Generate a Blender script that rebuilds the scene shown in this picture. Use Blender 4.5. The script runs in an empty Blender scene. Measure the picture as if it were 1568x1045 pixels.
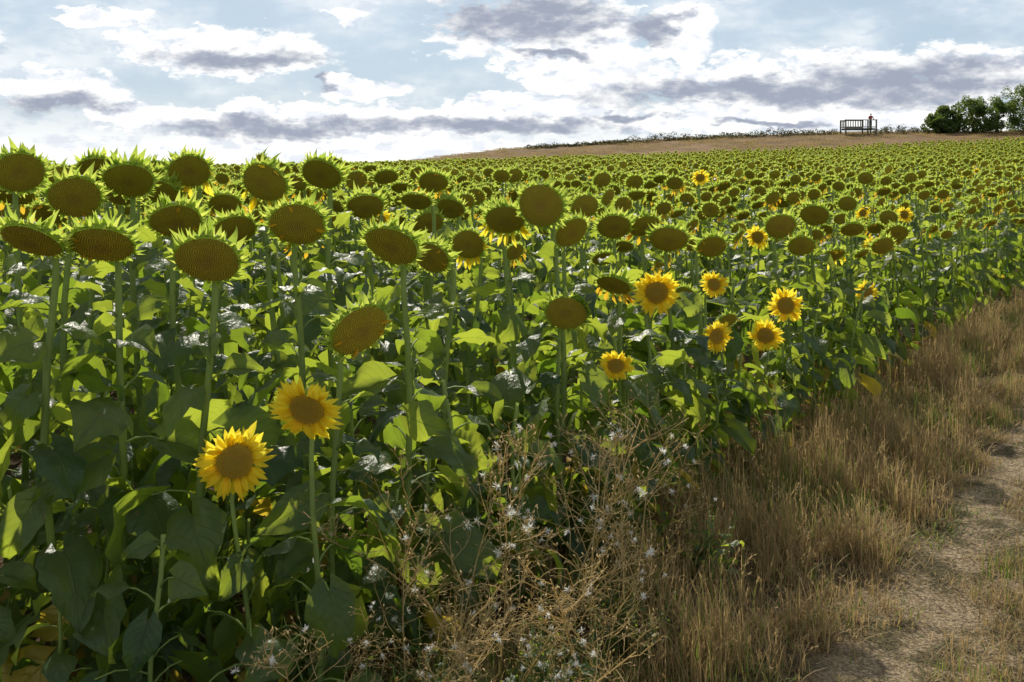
import bpy, math, random, time
import numpy as np
from mathutils import Vector, Matrix
T0=time.time()
scene=bpy.context.scene
COL=scene.collection
EYE=1.9
# ------------------------------------------------------------------ node helpers
def new_mat(name):
    m=bpy.data.materials.new(name); m.use_nodes=True
    nt=m.node_tree; nt.nodes.clear()
    out=nt.nodes.new('ShaderNodeOutputMaterial')
    return m,nt,out
def nd(nt,t,**kw):
    n=nt.nodes.new(t)
    for k,v in kw.items(): setattr(n,k,v)
    return n
def setin(nt,sock,v):
    if v is None: return
    if hasattr(v,'is_output'): nt.links.new(v,sock)
    else: sock.default_value=v
def mth(nt,op,a,b=None,c=None,clamp=False):
    n=nd(nt,'ShaderNodeMath',operation=op); n.use_clamp=clamp
    for i,x in enumerate((a,b,c)): setin(nt,n.inputs[i],x)
    return n.outputs[0]
def vmth(nt,op,a,b=None,out=0):
    n=nd(nt,'ShaderNodeVectorMath',operation=op)
    setin(nt,n.inputs[0],a); setin(nt,n.inputs[1],b)
    return n.outputs[out]
def mixc(nt,f,a,b,blend='MIX'):
    n=nd(nt,'ShaderNodeMix',data_type='RGBA',blend_type=blend)
    setin(nt,n.inputs[0],f)
    for s,v in ((n.inputs[6],a),(n.inputs[7],b)):
        if isinstance(v,tuple) and len(v)==3: v=v+(1,)
        setin(nt,s,v)
    return n.outputs[2]
def noise(nt,vec,scale,detail=3,rough=0.5,dist=0.0):
    n=nd(nt,'ShaderNodeTexNoise'); n.inputs['Scale'].default_value=scale
    n.inputs['Detail'].default_value=detail; n.inputs['Roughness'].default_value=rough
    n.inputs['Distortion'].default_value=dist
    if vec is not None: nt.links.new(vec,n.inputs['Vector'])
    return n.outputs['Fac']
def sstep(nt,x,lo,hi,a=0.0,b=1.0):
    n=nd(nt,'ShaderNodeMapRange',interpolation_type='SMOOTHSTEP')
    setin(nt,n.inputs[0],x)
    n.inputs[1].default_value=lo; n.inputs[2].default_value=hi
    n.inputs[3].default_value=a; n.inputs[4].default_value=b
    return n.outputs[0]
def attr(nt,name):
    n=nd(nt,'ShaderNodeAttribute'); n.attribute_name=name; return n
def leafy(name,build,trans,fac,rough=0.5,spec=0.4,bump=None,bumpd=0.002):
    m,nt,out=new_mat(name)
    col=build(nt)
    p=nd(nt,'ShaderNodeBsdfPrincipled'); setin(nt,p.inputs['Base Color'],col)
    p.inputs['Roughness'].default_value=rough
    p.inputs['Specular IOR Level'].default_value=spec
    t=nd(nt,'ShaderNodeBsdfTranslucent')
    tc=trans(nt,col); setin(nt,t.inputs[0],tc)
    mx=nd(nt,'ShaderNodeMixShader'); mx.inputs[0].default_value=fac
    nt.links.new(p.outputs[0],mx.inputs[1]); nt.links.new(t.outputs[0],mx.inputs[2])
    nt.links.new(mx.outputs[0],out.inputs[0])
    if bump:
        h=bump(nt); b=nd(nt,'ShaderNodeBump'); b.inputs['Distance'].default_value=bumpd
        b.inputs['Strength'].default_value=0.8
        nt.links.new(h,b.inputs['Height']); nt.links.new(b.outputs[0],p.inputs['Normal'])
    return m
def solid(name,c1,c2,scale=8,rough=0.8,detail=4,bumpd=0.0,spec=0.3):
    m,nt,out=new_mat(name)
    tc=nd(nt,'ShaderNodeTexCoord').outputs['Object']
    f=noise(nt,tc,scale,detail,0.6)
    col=mixc(nt,sstep(nt,f,0.35,0.65),c1,c2)
    p=nd(nt,'ShaderNodeBsdfPrincipled'); nt.links.new(col,p.inputs['Base Color'])
    p.inputs['Roughness'].default_value=rough; p.inputs['Specular IOR Level'].default_value=spec
    if bumpd:
        b=nd(nt,'ShaderNodeBump'); b.inputs['Distance'].default_value=bumpd
        nt.links.new(f,b.inputs['Height']); nt.links.new(b.outputs[0],p.inputs['Normal'])
    nt.links.new(p.outputs[0],out.inputs[0])
    return m
def veins(nt):
    uv=nd(nt,'ShaderNodeUVMap').outputs[0]
    s=nd(nt,'ShaderNodeSeparateXYZ'); nt.links.new(uv,s.inputs[0])
    au=mth(nt,'ABSOLUTE',s.outputs[0])
    mid=sstep(nt,au,0.0,0.05,1,0)
    ph=mth(nt,'SUBTRACT',s.outputs[1],mth(nt,'MULTIPLY',au,0.38))
    w=mth(nt,'ABSOLUTE',mth(nt,'SINE',mth(nt,'MULTIPLY',ph,22.0)))
    lat=sstep(nt,w,0.0,0.16,0.8,0)
    return mth(nt,'MAXIMUM',mid,lat)
def leafbump(nt):
    geo=nd(nt,'ShaderNodeNewGeometry').outputs['Position']
    return mth(nt,'SUBTRACT',mth(nt,'MULTIPLY',noise(nt,geo,60,1),1.6),veins(nt))
def obrand(nt): return nd(nt,'ShaderNodeObjectInfo').outputs['Random']

# ------------------------------------------------------------------ plant materials
def c_leaf(nt):
    t=attr(nt,'tint').outputs['Fac']
    geo=nd(nt,'ShaderNodeNewGeometry').outputs['Position']
    n=noise(nt,geo,22,3,.6)
    base=mixc(nt,t,(0.016,0.045,0.018),(0.062,0.105,0.024))
    base=mixc(nt,sstep(nt,n,0.4,0.62),base,(0.033,0.070,0.024))
    base=mixc(nt,mth(nt,'MULTIPLY',veins(nt),0.6),base,(0.14,0.20,0.08))
    base=mixc(nt,mth(nt,'MULTIPLY',sstep(nt,n,.68,.74),.8),base,(0.15,0.09,0.03))
    yel=sstep(nt,t,0.92,0.99)
    return mixc(nt,yel,base,(0.34,0.28,0.05))
def t_leaf(nt,col):
    t=attr(nt,'tint').outputs['Fac']
    a=mixc(nt,t,(0.20,0.34,0.02),(0.66,0.76,0.07))
    a=mixc(nt,mth(nt,'MULTIPLY',veins(nt),0.6),a,(0.10,0.18,0.015))
    return mixc(nt,sstep(nt,t,0.92,0.99),a,(0.85,0.62,0.05))
M_leaf=leafy('sunflower_leaf',c_leaf,t_leaf,0.45,0.45,0.42,leafbump,0.004)
def c_bract(nt):
    t=attr(nt,'tint').outputs['Fac']
    return mixc(nt,t,(0.09,0.17,0.022),(0.26,0.34,0.055))
M_bract=leafy('bract',c_bract,lambda nt,c: mixc(nt,attr(nt,'tint').outputs['Fac'],(0.42,0.58,0.06),(0.85,0.92,0.16)),0.52,0.6,0.3)
def c_stem(nt):
    uv=nd(nt,'ShaderNodeUVMap').outputs[0]
    s=nd(nt,'ShaderNodeSeparateXYZ'); nt.links.new(uv,s.inputs[0])
    return mixc(nt,s.outputs[1],(0.13,0.19,0.05),(0.26,0.35,0.10))
M_stem=leafy('stem',c_stem,lambda nt,c:(0.5,0.60,0.12,1),0.26,0.6,0.3)
def c_petal(nt):
    t=attr(nt,'tint').outputs['Fac']
    uv=nd(nt,'ShaderNodeUVMap').outputs[0]
    s=nd(nt,'ShaderNodeSeparateXYZ'); nt.links.new(uv,s.inputs[0])
    a=mixc(nt,t,(0.88,0.62,0.014),(0.92,0.74,0.04))
    rib=mth(nt,'ABSOLUTE',mth(nt,'SINE',mth(nt,'MULTIPLY',s.outputs[0],7.0)))
    a=mixc(nt,mth(nt,'MULTIPLY',rib,.3),a,(0.80,0.48,0.01))
    return mixc(nt,sstep(nt,s.outputs[1],0.0,0.3,1,0),a,(0.75,0.42,0.01))
M_petal=leafy('petal',c_petal,lambda nt,c: mixc(nt,0.6,c,(1.0,0.9,0.08)),0.6,0.6,0.2)
M_wilt=leafy('wilted_petal',lambda nt:(0.68,0.42,0.03,1),lambda nt,c:(0.95,0.6,0.04,1),0.5,0.8,0.1)
def mk_disc(name,cin,cmid,cout,tip,dark):
    m,nt,out=new_mat(name)
    uv=nd(nt,'ShaderNodeUVMap').outputs[0]
    s=nd(nt,'ShaderNodeSeparateXYZ'); nt.links.new(uv,s.inputs[0])
    r=s.outputs[0]
    col=mixc(nt,sstep(nt,r,0.1,0.5),cin,cmid)
    col=mixc(nt,sstep(nt,r,0.6,1.0),col,cout)
    geo=nd(nt,'ShaderNodeNewGeometry').outputs['Position']
    n=noise(nt,geo,22,3)
    col=mixc(nt,mth(nt,'MULTIPLY',sstep(nt,n,0.4,0.7),0.55),col,cin)
    col=mixc(nt,attr(nt,'tint').outputs['Fac'],mixc(nt,dark,col,(0.04,0.03,0.008)),mixc(nt,0.6,col,tip))
    col=mixc(nt,mth(nt,'MULTIPLY',obrand(nt),0.3),col,(0.26,0.20,0.025))
    p=nd(nt,'ShaderNodeBsdfPrincipled'); nt.links.new(col,p.inputs['Base Color'])
    p.inputs['Roughness'].default_value=0.85; p.inputs['Specular IOR Level'].default_value=0.15
    nt.links.new(p.outputs[0],out.inputs[0]); return m
M_disc=mk_disc('seed_disc',(0.52,0.36,0.055),(0.60,0.49,0.035),(0.50,0.48,0.035),(0.86,0.74,0.05),.62)
M_disc2=mk_disc('flower_disc',(0.46,0.30,0.045),(0.54,0.31,0.03),(0.82,0.50,0.03),(0.9,0.62,0.04),.62)
SF_MATS=[M_stem,M_leaf,M_bract,M_disc,M_petal,M_wilt,M_disc2]
def grassm(name,a,b,ta,fac=.35):
    def c(nt):
        t=attr(nt,'tint').outputs['Fac']
        return mixc(nt,mth(nt,'MULTIPLY_ADD',obrand(nt),0.45,mth(nt,'MULTIPLY',t,0.55)),a,b)
    return leafy(name,c,lambda nt,cc: mixc(nt,0.5,cc,ta),fac,0.6,0.3)
M_dry=grassm('dry_grass_blade',(0.15,0.10,0.040),(0.47,0.345,0.16),(0.62,0.44,0.18),.4)
M_green=grassm('green_grass_blade',(0.05,0.095,0.018),(0.16,0.21,0.045),(0.42,0.50,0.07),.4)
M_fluff=leafy('seed_fluff',lambda nt:(0.75,0.75,0.70,1),lambda nt,c:(0.85,0.85,0.78,1),0.5,0.9,0.1)
M_weed=leafy('weed_stalk',lambda nt: mixc(nt,attr(nt,'tint').outputs['Fac'],(0.26,0.22,0.09),(0.62,0.49,0.26)),lambda nt,c:(0.95,0.75,0.36,1),0.38,0.7,0.2)
M_dead=leafy('dead_leaf',lambda nt: mixc(nt,attr(nt,'tint').outputs['Fac'],(0.10,0.06,0.03),(0.36,0.24,0.08)),lambda nt,c:(0.5,0.3,0.08,1),0.25,0.8,0.2)
M_tree=leafy('tree_foliage',lambda nt: mixc(nt,attr(nt,'tint').outputs['Fac'],(0.022,0.05,0.012),(0.08,0.12,0.03)),lambda nt,c:(0.24,0.34,0.04,1),0.38,0.6,0.3)
M_hedge=leafy('hedge_foliage',lambda nt: mixc(nt,attr(nt,'tint').outputs['Fac'],(0.02,0.03,0.012),(0.07,0.075,0.028)),lambda nt,c:(0.16,0.16,0.04,1),0.2,0.7,0.2)
M_bark=solid('bark',(0.08,0.06,0.04),(0.16,0.12,0.09),10,0.9,bumpd=0.02)
M_wood=solid('weathered_wood',(0.06,0.07,0.045),(0.13,0.13,0.09),6,0.85,bumpd=0.004,spec=.15)

# ------------------------------------------------------------------ mesh builder
class MB:
    def __init__(s): s.v=[];s.f=[];s.mi=[];s.uv=[];s.t=[];s.n=0
    def add(s,v,f,mat,uv=None,t=0.5):
        v=np.asarray(v,float); k=len(v)
        s.v.append(v); s.f.extend((np.asarray(f)+s.n).tolist()); s.mi.extend([mat]*len(f))
        s.uv.append(np.zeros((k,2)) if uv is None else uv)
        s.t.append(np.full(k,t,float) if np.isscalar(t) else np.asarray(t,float)); s.n+=k
    def merge(s,o,sc,off):
        V=np.vstack(o.v)*sc+np.asarray(off); s.v.append(V)
        n=s.n; s.f.extend([[i+n for i in f] for f in o.f]); s.mi.extend(o.mi); s.uv.append(np.vstack(o.uv)); s.t.append(np.concatenate(o.t)); s.n+=len(V)
    def mesh(s,name,mats,smooth=True):
        V=np.vstack(s.v); me=bpy.data.meshes.new(name)
        me.from_pydata(V.tolist(),[],s.f)
        for m in mats: me.materials.append(m)
        me.polygons.foreach_set('material_index',s.mi)
        me.polygons.foreach_set('use_smooth',[smooth]*len(s.f))
        UV=np.vstack(s.uv); li=np.empty(len(me.loops),int); me.loops.foreach_get('vertex_index',li)
        l=me.uv_layers.new(name='UVMap'); l.data.foreach_set('uv',UV[li].ravel())
        a=me.attributes.new('tint','FLOAT','POINT'); a.data.foreach_set('value',np.concatenate(s.t))
        me.update(); return me
    def obj(s,name,mats,smooth=True,link=True,parent=None):
        o=bpy.data.objects.new(name,s.mesh(name,mats,smooth))
        if link: COL.objects.link(o)
        if parent: o.parent=parent
        return o
def tube(P,r,k=6):
    P=np.asarray(P,float); n=len(P); r=np.broadcast_to(np.asarray(r,float),(n,))
    T=np.gradient(P,axis=0); T/=np.linalg.norm(T,axis=1)[:,None]+1e-9
    ref=np.array([0.83,0.31,0.17]) if abs(T[0][2])>0.5 else np.array([0.1,0.2,0.95])
    A=np.cross(T,ref); A/=np.linalg.norm(A,axis=1)[:,None]+1e-9
    B=np.cross(T,A)
    a=np.arange(k)*2*np.pi/k
    V=P[:,None,:]+r[:,None,None]*(np.cos(a)[None,:,None]*A[:,None,:]+np.sin(a)[None,:,None]*B[:,None,:])
    F=[(i*k+j,i*k+(j+1)%k,(i+1)*k+(j+1)%k,(i+1)*k+j) for i in range(n-1) for j in range(k)]
    uv=np.zeros((n*k,2)); uv[:,1]=np.repeat(np.linspace(0,1,n),k)
    return V.reshape(-1,3),F,uv
LT=[0,.08,.2,.35,.5,.7,.85,1]; LH=[.16,.66,.93,1,.86,.5,.24,0.0]
def grid_f(a,b):
    return [(i*b+j,i*b+j+1,(i+1)*b+j+1,(i+1)*b+j) for i in range(a-1) for j in range(b-1)]
def leaf(rg,L,W,pitch,curl,fold,wave,nl=8,nw=6,twist=0.0):
    t,j=np.meshgrid(np.linspace(0,1,nl+1),np.linspace(-1,1,nw+1),indexing='ij')
    h=np.interp(t,LT,LH)
    ser=1+np.where(np.abs(j)>0.99,rg.uniform(-0.12,0.08,t.shape),0)
    lat=j*h*W*ser
    s=t-0.24*np.abs(j)**1.5*(1-t)**4
    sa=np.linspace(-0.3,1,40); ang=pitch-curl*np.clip(sa,0,1)**1.2
    ds=sa[1]-sa[0]; cx=np.cumsum(np.cos(ang))*ds*L; cz=np.cumsum(np.sin(ang))*ds*L
    i0=np.interp(0,sa,cx); k0=np.interp(0,sa,cz)
    X=np.interp(s,sa,cx)-i0; Z=np.interp(s,sa,cz)-k0; an=np.interp(s,sa,ang)
    ph=rg.uniform(0,6.28)
    zo=fold*np.abs(lat)-0.9*np.abs(lat)**2/W*0.5+wave*L*np.sin(rg.uniform(8,13)*t+ph+np.where(j>0,1.9,0))*np.abs(j)**1.5
    if nl>3: zo=zo+rg.normal(0,.006,t.shape)*L/.2*(.3+np.abs(j))
    lat=lat*(1-0.25*abs(fold))
    V=np.stack([X-np.sin(an)*zo,lat,Z+np.cos(an)*zo],-1).reshape(-1,3)
    if twist:
        c,s_=math.cos(twist),math.sin(twist)
        V=V@np.array([[1,0,0],[0,c,s_],[0,-s_,c]])
    uv=np.stack([j,t],-1).reshape(-1,2)
    return V,grid_f(nl+1,nw+1),uv
def rotz(V,a):
    c,s=math.cos(a),math.sin(a)
    return V@np.array([[c,s,0],[-s,c,0],[0,0,1]])
def ribbons(rg,count,r0,z0,L,w,al0,al1,prof,jit=0.15,cup=0.25,phase=0.0,Lj=0.2,phis=None):
    n=count; ph=(np.arange(n)+phase)*2*np.pi/n+rg.normal(0,jit*2*np.pi/n,n) if phis is None else phis
    ns=len(prof); ts=np.linspace(0,1,ns)
    Ls=L*(1+rg.uniform(-Lj,Lj,n)); a0=al0+rg.normal(0,0.2,n); a1=al1+rg.normal(0,0.38,n)
    ang=a0[:,None]+(a1-a0)[:,None]*ts[None,:]
    step=Ls[:,None]/(ns-1)
    rr=np.concatenate([np.zeros((n,1)),np.cumsum(np.cos(ang[:,:-1])*step,1)],1)+r0
    zz=np.concatenate([np.zeros((n,1)),np.cumsum(np.sin(ang[:,:-1])*step,1)],1)+z0
    sk=rg.normal(0,0.2,n)[:,None]*ts[None,:]**1.5
    pr=np.asarray(prof)[None,:]*w*(1+rg.uniform(-.2,.2,n))[:,None]
    V=np.zeros((n,ns,3,3)); UV=np.zeros((n,ns,3,2))
    for c,jv in enumerate((-1,0,1)):
        off=jv*pr
        px=rr; py=off+sk*Ls[:,None]
        cz=zz+(abs(jv)*cup*pr)
        V[:,:,c,0]=px*np.cos(ph)[:,None]-py*np.sin(ph)[:,None]
        V[:,:,c,1]=px*np.sin(ph)[:,None]+py*np.cos(ph)[:,None]
        V[:,:,c,2]=cz
        UV[:,:,c,0]=jv; UV[:,:,c,1]=ts[None,:]
    F=[]; b=grid_f(ns,3); q=ns*3
    for i in range(n): F.extend([(a+i*q,b_+i*q,c_+i*q,d+i*q) for a,b_,c_,d in b])
    tint=np.repeat(rg.uniform(0,1,n),q)
    return V.reshape(-1,3),F,UV.reshape(-1,2),tint
def lathe(prof,k):
    a=np.arange(k)*2*np.pi/k; V=[]
    for r,z in prof:
        V.append(np.stack([r*np.cos(a),r*np.sin(a),np.full(k,z)],-1))
    V=np.vstack(V); n=len(prof)
    F=[(i*k+j,(i+1)*k+j,(i+1)*k+(j+1)%k,i*k+(j+1)%k) for i in range(n-1) for j in range(k)]
    return V,F
BR=[1,.92,.62,.28,.02]; PE=[.45,.9,1,.68,.04]
def sunflower(seed,h,R,yaw=0.0,pitch=0.6,kind='s',lod=0,nleaf=16,head=True,zmin=0.1,zmax=.93):
    rg=np.random.default_rng(seed); mb=MB()
    d=np.array([math.sin(yaw),-math.cos(yaw),0.0])
    off=0.13 if kind!='f' else 0.07
    n=np.array([d[0]*math.cos(pitch),d[1]*math.cos(pitch),-math.sin(pitch)])
    P=d*off+np.array([0,0,h])
    E=P-n*R*(0.5 if kind!='f' else 0.35)
    sx,sy=rg.normal(0,0.03,2)
    a=np.array([sx,sy,h-0.16]); cpt=np.array([sx,sy,h+ (0.05 if kind!='f' else -0.02)])-d*0.02
    zs=np.linspace(0,1,7)
    bw=rg.uniform(.015,.04); bp=rg.uniform(0,6.28)
    low=np.stack([sx*zs+bw*(np.sin(zs*5+bp)-math.sin(bp)*(1-zs)-math.sin(5+bp)*zs),sy*zs+0.015*np.sin(zs*5+1),(h-0.16)*zs],-1)
    low[-1]=a
    bt=np.linspace(0,1,6)[1:,None]
    top=(1-bt)**2*a+2*bt*(1-bt)*cpt+bt**2*E
    path=np.vstack([low,top]) if head else low
    if lod==2: path=path[3::2] if head else path
    r0=0.0125*(h/1.6)+0.002; r1=0.009 if kind!='f' else 0.006
    rad=np.linspace(r0,r1,len(path))
    if head and lod<2: rad[-1]*=1.7; rad[-2]*=1.15
    V,F,uv=tube(path,rad,7 if lod==0 else (5 if lod==1 else 3)); mb.add(V,F,0,uv)
    az=rg.uniform(0,6.28)
    for i in range(nleaf):
        f=zmin+(zmax-zmin)*(i+rg.uniform(-.3,.3))/max(nleaf-1,1); f=min(max(f,0.06),0.95)
        az+=2.4+rg.normal(0,0.3)
        z=f*(h-0.12)
        bx=np.interp(z,low[:,2],low[:,0]); by=np.interp(z,low[:,2],low[:,1])
        size=np.interp(f,[0,.3,.65,.85,1],[.19,.26,.24,.17,.10])*rg.uniform(.65,1.2)*(h/1.6)**0.5
        pl=np.interp(f,[0,.4,.8,1],[.12,.17,.10,.04])*rg.uniform(.7,1.25)
        up=np.interp(f,[0,.6,1],[.35,.75,.9])+rg.normal(0,.15)
        t=np.linspace(0,1,4); an=up-1.0*t
        px=np.concatenate([[0],np.cumsum(np.cos(an[:-1])*pl/3)]); pz=np.concatenate([[0],np.cumsum(np.sin(an[:-1])*pl/3)])
        pp=np.stack([px,np.zeros(4),pz],-1)
        if lod<2:
            V,F,uv=tube(pp,np.linspace(.0045,.003,4),4)
            mb.add(rotz(V,az)+[bx,by,z],F,0,uv)
        pit=np.interp(f,[0,.35,.75,1],[-.9,-.65,-.2,.35])+rg.normal(0,.38)
        curl=np.interp(f,[0,.5,1],[.7,1.15,.8])*rg.uniform(.4,1.7)
        nl,nw=((9,6),(6,4),(3,2))[lod]
        V,F,uv=leaf(rg,size,size*rg.uniform(.34,.47),pit,curl,rg.uniform(.05,.95),rg.uniform(.03,.095),nl,nw,rg.normal(0,.5))
        V=V+pp[-1]; V=rotz(V,az)+[bx,by,z]
        ti=rg.uniform(0,.85)
        if f<.3 and rg.random()<.2: ti=1.0
        elif f>.8: ti=rg.uniform(.5,.88)
        mb.add(V,F,1,uv,ti)
    if not head: return mb
    up=np.array([0,0,1.0]); u=up-n*np.dot(up,n); u/=np.linalg.norm(u); s=np.cross(u,n)
    Mx=np.stack([s,u,n])
    wob=[rg.uniform(0,.06),rg.uniform(0,.04)]; wp=rg.uniform(0,6.28,2); asp=rg.uniform(.88,1.0)
    def place(V):
        V=V.copy(); a=np.arctan2(V[:,1],V[:,0]); k=1+wob[0]*np.cos(2*a+wp[0])+wob[1]*np.cos(3*a+wp[1])
        V[:,0]*=k; V[:,1]*=k*asp
        return V@Mx+P
    k=(28,18,8)[lod]
    DM=3 if kind!='f' else 6
    dpt=rg.uniform(.10,.24)
    dome=lambda r: R*dpt*(1-(r/R)**2)-R*0.06*np.exp(-(r/R/.3)**2)
    fr=[0.001,.3*R,.6*R,.85*R,R] if lod<2 else [.001,.55*R,R]
    V,F=lathe([(r,float(dome(np.array(r)))) for r in fr],k)
    uv=np.zeros((len(V),2)); uv[:,0]=np.hypot(V[:,0],V[:,1])/R
    mb.add(place(V),F,DM,uv,0.0 if lod<2 else 0.32)
    bk=[(R,0.0),(1.06*R,-.08*R),(.98*R,-.25*R),(.66*R,-.42*R),(.25*R,-.52*R),(.08*R,-.56*R)]
    if lod==2: bk=[bk[0],bk[2],bk[4]]
    if kind=='f': bk=[(r,z*.7) for r,z in bk]
    V,F=lathe(bk,k); mb.add(place(V),F,2,None,.3)
    if lod<2:
        N=(560,230)[lod]
        if kind=='f': N=int(N*.6)
        i=np.arange(N)+.5; r=R*.985*np.sqrt(i/N); th=i*2.399963
        sz=R*.70/math.sqrt(N)*(1.1+0.15*(r/R)); hh=R*(.038+.032*(r/R))*rg.uniform(.6,1.3,N)
        if kind=='f': hh*=1.5
        cx,cy=r*np.cos(th),r*np.sin(th); cz=dome(r)
        VV=np.zeros((N,5,3))
        for q in range(4):
            aa=th+q*np.pi/2+.785
            VV[:,q,0]=cx+np.cos(aa)*sz; VV[:,q,1]=cy+np.sin(aa)*sz; VV[:,q,2]=cz-.002
        VV[:,4,0]=cx;VV[:,4,1]=cy;VV[:,4,2]=cz+hh
        base=np.arange(N)[:,None,None]*5
        F=(base+np.array([[0,1,4],[1,2,4],[2,3,4],[3,0,4]])[None]).reshape(-1,3)
        uv=np.zeros((N*5,2)); uv[:,0]=np.repeat(r/R,5)
        tt=np.tile([.0,.0,.0,.0,1.0],N)*np.repeat(rg.uniform(.5,1,N),5)
        mb.add(place(VV.reshape(-1,3)),F,DM,uv,tt)
    if kind!='f':
        cnt=(28,20,9)[lod]; pr=BR if lod<2 else [1,.02]
        wB=.088*R*(1 if lod<2 else 2.3)
        lays=((.0,.35,-.3,.24,cnt),(-.07,-.15,-.75,.36,cnt),(-.18,-.55,-1.1,.40,int(cnt*.8)),(-.30,-.8,-1.4,.36,int(cnt*.5)))
        if lod==2: lays=((-.02,-.05,-.3,.30,cnt),(-.12,-.4,-.8,.38,cnt))
        for (z,a0,a1,LL,c2) in lays:
            V,F,uv,ti=ribbons(rg,c2,R*(1.0 if z>-.25 else .9),z*R,LL*R,wB,a0,a1,pr,.4,.3,rg.uniform(0,1),.5)
            mb.add(place(V),F,2,uv,ti)
        if lod<2:
            V,F,uv,ti=ribbons(rg,6,R*.8,-.35*R,R*.7,.15*R,-.4,-1.3,BR,1.0,.2,0,.35)
            mb.add(place(V),F,2,uv,ti*.6)
        if kind=='w':
            c=11 if lod<2 else 4
            phis=rg.uniform(0,6.28,c) if rg.random()<.4 else rg.uniform(3.3,6.6,c)
            V,F,uv,ti=ribbons(rg,c,R*.97,0.02*R,R*.55,.12*R,.9,-.3,PE if lod<2 else [.6,1,.1],.3,.5,0,.3,phis)
            V[:,1]-=np.clip(np.hypot(V[:,0],V[:,1])-R,0,1)*.8
            mb.add(place(V),F,5 if rg.random()<.5 else 4,uv,ti)
        elif lod<2 and rg.random()<.45:
            c=int(rg.integers(1,5)); V,F,uv,ti=ribbons(rg,c,R*.7,0.12*R,R*.4,.07*R,.3,-.2,PE,.3,.5,0,.3,rg.uniform(0,6.28,c)); mb.add(place(V),F,5,uv,ti)
    else:
        cnt=(21,16,8)[lod]; pr=PE if lod<2 else [.6,1,.1]; w=R*(.19 if lod<2 else .42)
        for (a0,a1,z) in ((.5,.0,.02),(.25,-.3,-.02),(.1,-.5,-.05))[:3 if lod<2 else 2]:
            V,F,uv,ti=ribbons(rg,cnt,R*.95,z*R,R*1.08,w,a0,a1,pr,.4,.4,rg.uniform(0,1),.28)
            mb.add(place(V),F,4,uv,ti)
        if lod<2:
            V,F,uv,ti=ribbons(rg,16,R*.95,-.15*R,R*.6,.17*R,-.3,-.8,BR,.3,.2,0,.2)
            mb.add(place(V),F,2,uv,ti)
    return mb

# ------------------------------------------------------------------ terrain
AX=[-300,-60,-30,-10,12,44,100,300]; AZ=[-.6,-.1,.25,.75,1.5,3.0,5,7]
BX=[-300,-60,-30,-20,-13,-2,9,24,40,62,100,300]; BZ=[-1.5,.1,1.0,1.9,2.8,4.3,5.0,5.9,6.4,6.6,7.0,8]
def hz(x,y):
    x=np.asarray(x,float); y=np.asarray(y,float)
    a=np.interp(x,AX,AZ); b=np.interp(x,BX,BZ)
    t1=np.clip((y-14)/71,0,1)**1.25
    t2=np.clip((y-85)/35,0,1); t2=t2*(.6+.4*t2)*1.0
    t3=np.clip((y-125)/200,0,1); t3=t3*t3*(3-2*t3)
    z=a*t1+(b-a)*t2
    z=z*(1-t3)-t3*1.5
    z=z+.012*np.sin(x*3.1+y*1.3)*np.exp(-np.abs(y)/30)
    return z
SL=0.72; NRM=math.hypot(1,SL)
ux,uy=SL/NRM,1/NRM
def from_se(s,e):
    return -0.3+ux*s+uy*e, 3.76+uy*s-ux*e
xs=np.unique(np.concatenate([np.linspace(-6000,-200,12),np.arange(-200,-24,6),np.arange(-24,-2,.3),np.arange(-2,9,.09),np.arange(9,24,.3),np.arange(24,200,4),np.linspace(200,6000,12)]))
ys=np.unique(np.concatenate([np.linspace(-3000,-10,8),np.arange(-10,2,.4),np.arange(2,13,.09),np.arange(13,26,.3),np.arange(26,180,2.5),np.linspace(180,700,20),np.linspace(700,9000,10)]))
gy,gx=np.meshgrid(ys,xs,indexing='ij')
gz=hz(gx,gy)
rg=np.random.default_rng(5)
def smooth(a,k):
    for _ in range(k): a=(a+np.roll(a,1,0)+np.roll(a,-1,0)+np.roll(a,1,1)+np.roll(a,-1,1))/5
    return a
bmp=smooth(rg.normal(0,1,gx.shape),3); bmp/=bmp.std(); b2=smooth(rg.normal(0,1,gx.shape),14); b2/=b2.std()
gz=gz+np.where((np.abs(gx)<24)&(gy<26),bmp*.010+b2*.016,0)
mb=MB(); mb.add(np.stack([gx,gy,gz],-1).reshape(-1,3),grid_f(len(ys),len(xs)),0)
m,nt,out=new_mat('ground_surface')
pos=nd(nt,'ShaderNodeNewGeometry').outputs['Position']
sp=nd(nt,'ShaderNodeSeparateXYZ'); nt.links.new(pos,sp.inputs[0])
e=mth(nt,'DIVIDE',mth(nt,'SUBTRACT',mth(nt,'ADD',sp.outputs[0],0.3),mth(nt,'MULTIPLY',mth(nt,'SUBTRACT',sp.outputs[1],3.76),SL)),NRM)
e=mth(nt,'ADD',e,mth(nt,'MULTIPLY',mth(nt,'SUBTRACT',noise(nt,pos,1.6,4),.5),.8))
n1=noise(nt,pos,14,5,.65); n2=noise(nt,pos,2.6,5,.65); n3=noise(nt,pos,70,4,.7)
soil=mixc(nt,sstep(nt,n1,.3,.7),(0.06,0.040,0.025),(0.14,0.095,0.058))
verge=mixc(nt,sstep(nt,n1,.35,.65),(0.06,0.048,0.022),(0.15,0.105,0.052))
path=mixc(nt,sstep(nt,n3,.38,.62),(0.15,0.11,0.065),(0.44,0.345,0.215))
path=mixc(nt,sstep(nt,n2,.45,.57),path,mixc(nt,sstep(nt,n3,.4,.6),(0.05,0.045,0.022),(0.17,0.135,0.07)))
c=mixc(nt,sstep(nt,e,-.1,.1),soil,verge)
c=mixc(nt,sstep(nt,e,1.0,1.3),c,path)
c=mixc(nt,sstep(nt,e,4.6,5.0),c,verge)
wv=noise(nt,pos,.35,5,.7)
straw=mixc(nt,sstep(nt,wv,.35,.65),(0.14,0.09,0.045),(0.25,0.165,0.085))
c=mixc(nt,sstep(nt,sp.outputs[1],85,87),c,straw)
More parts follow.
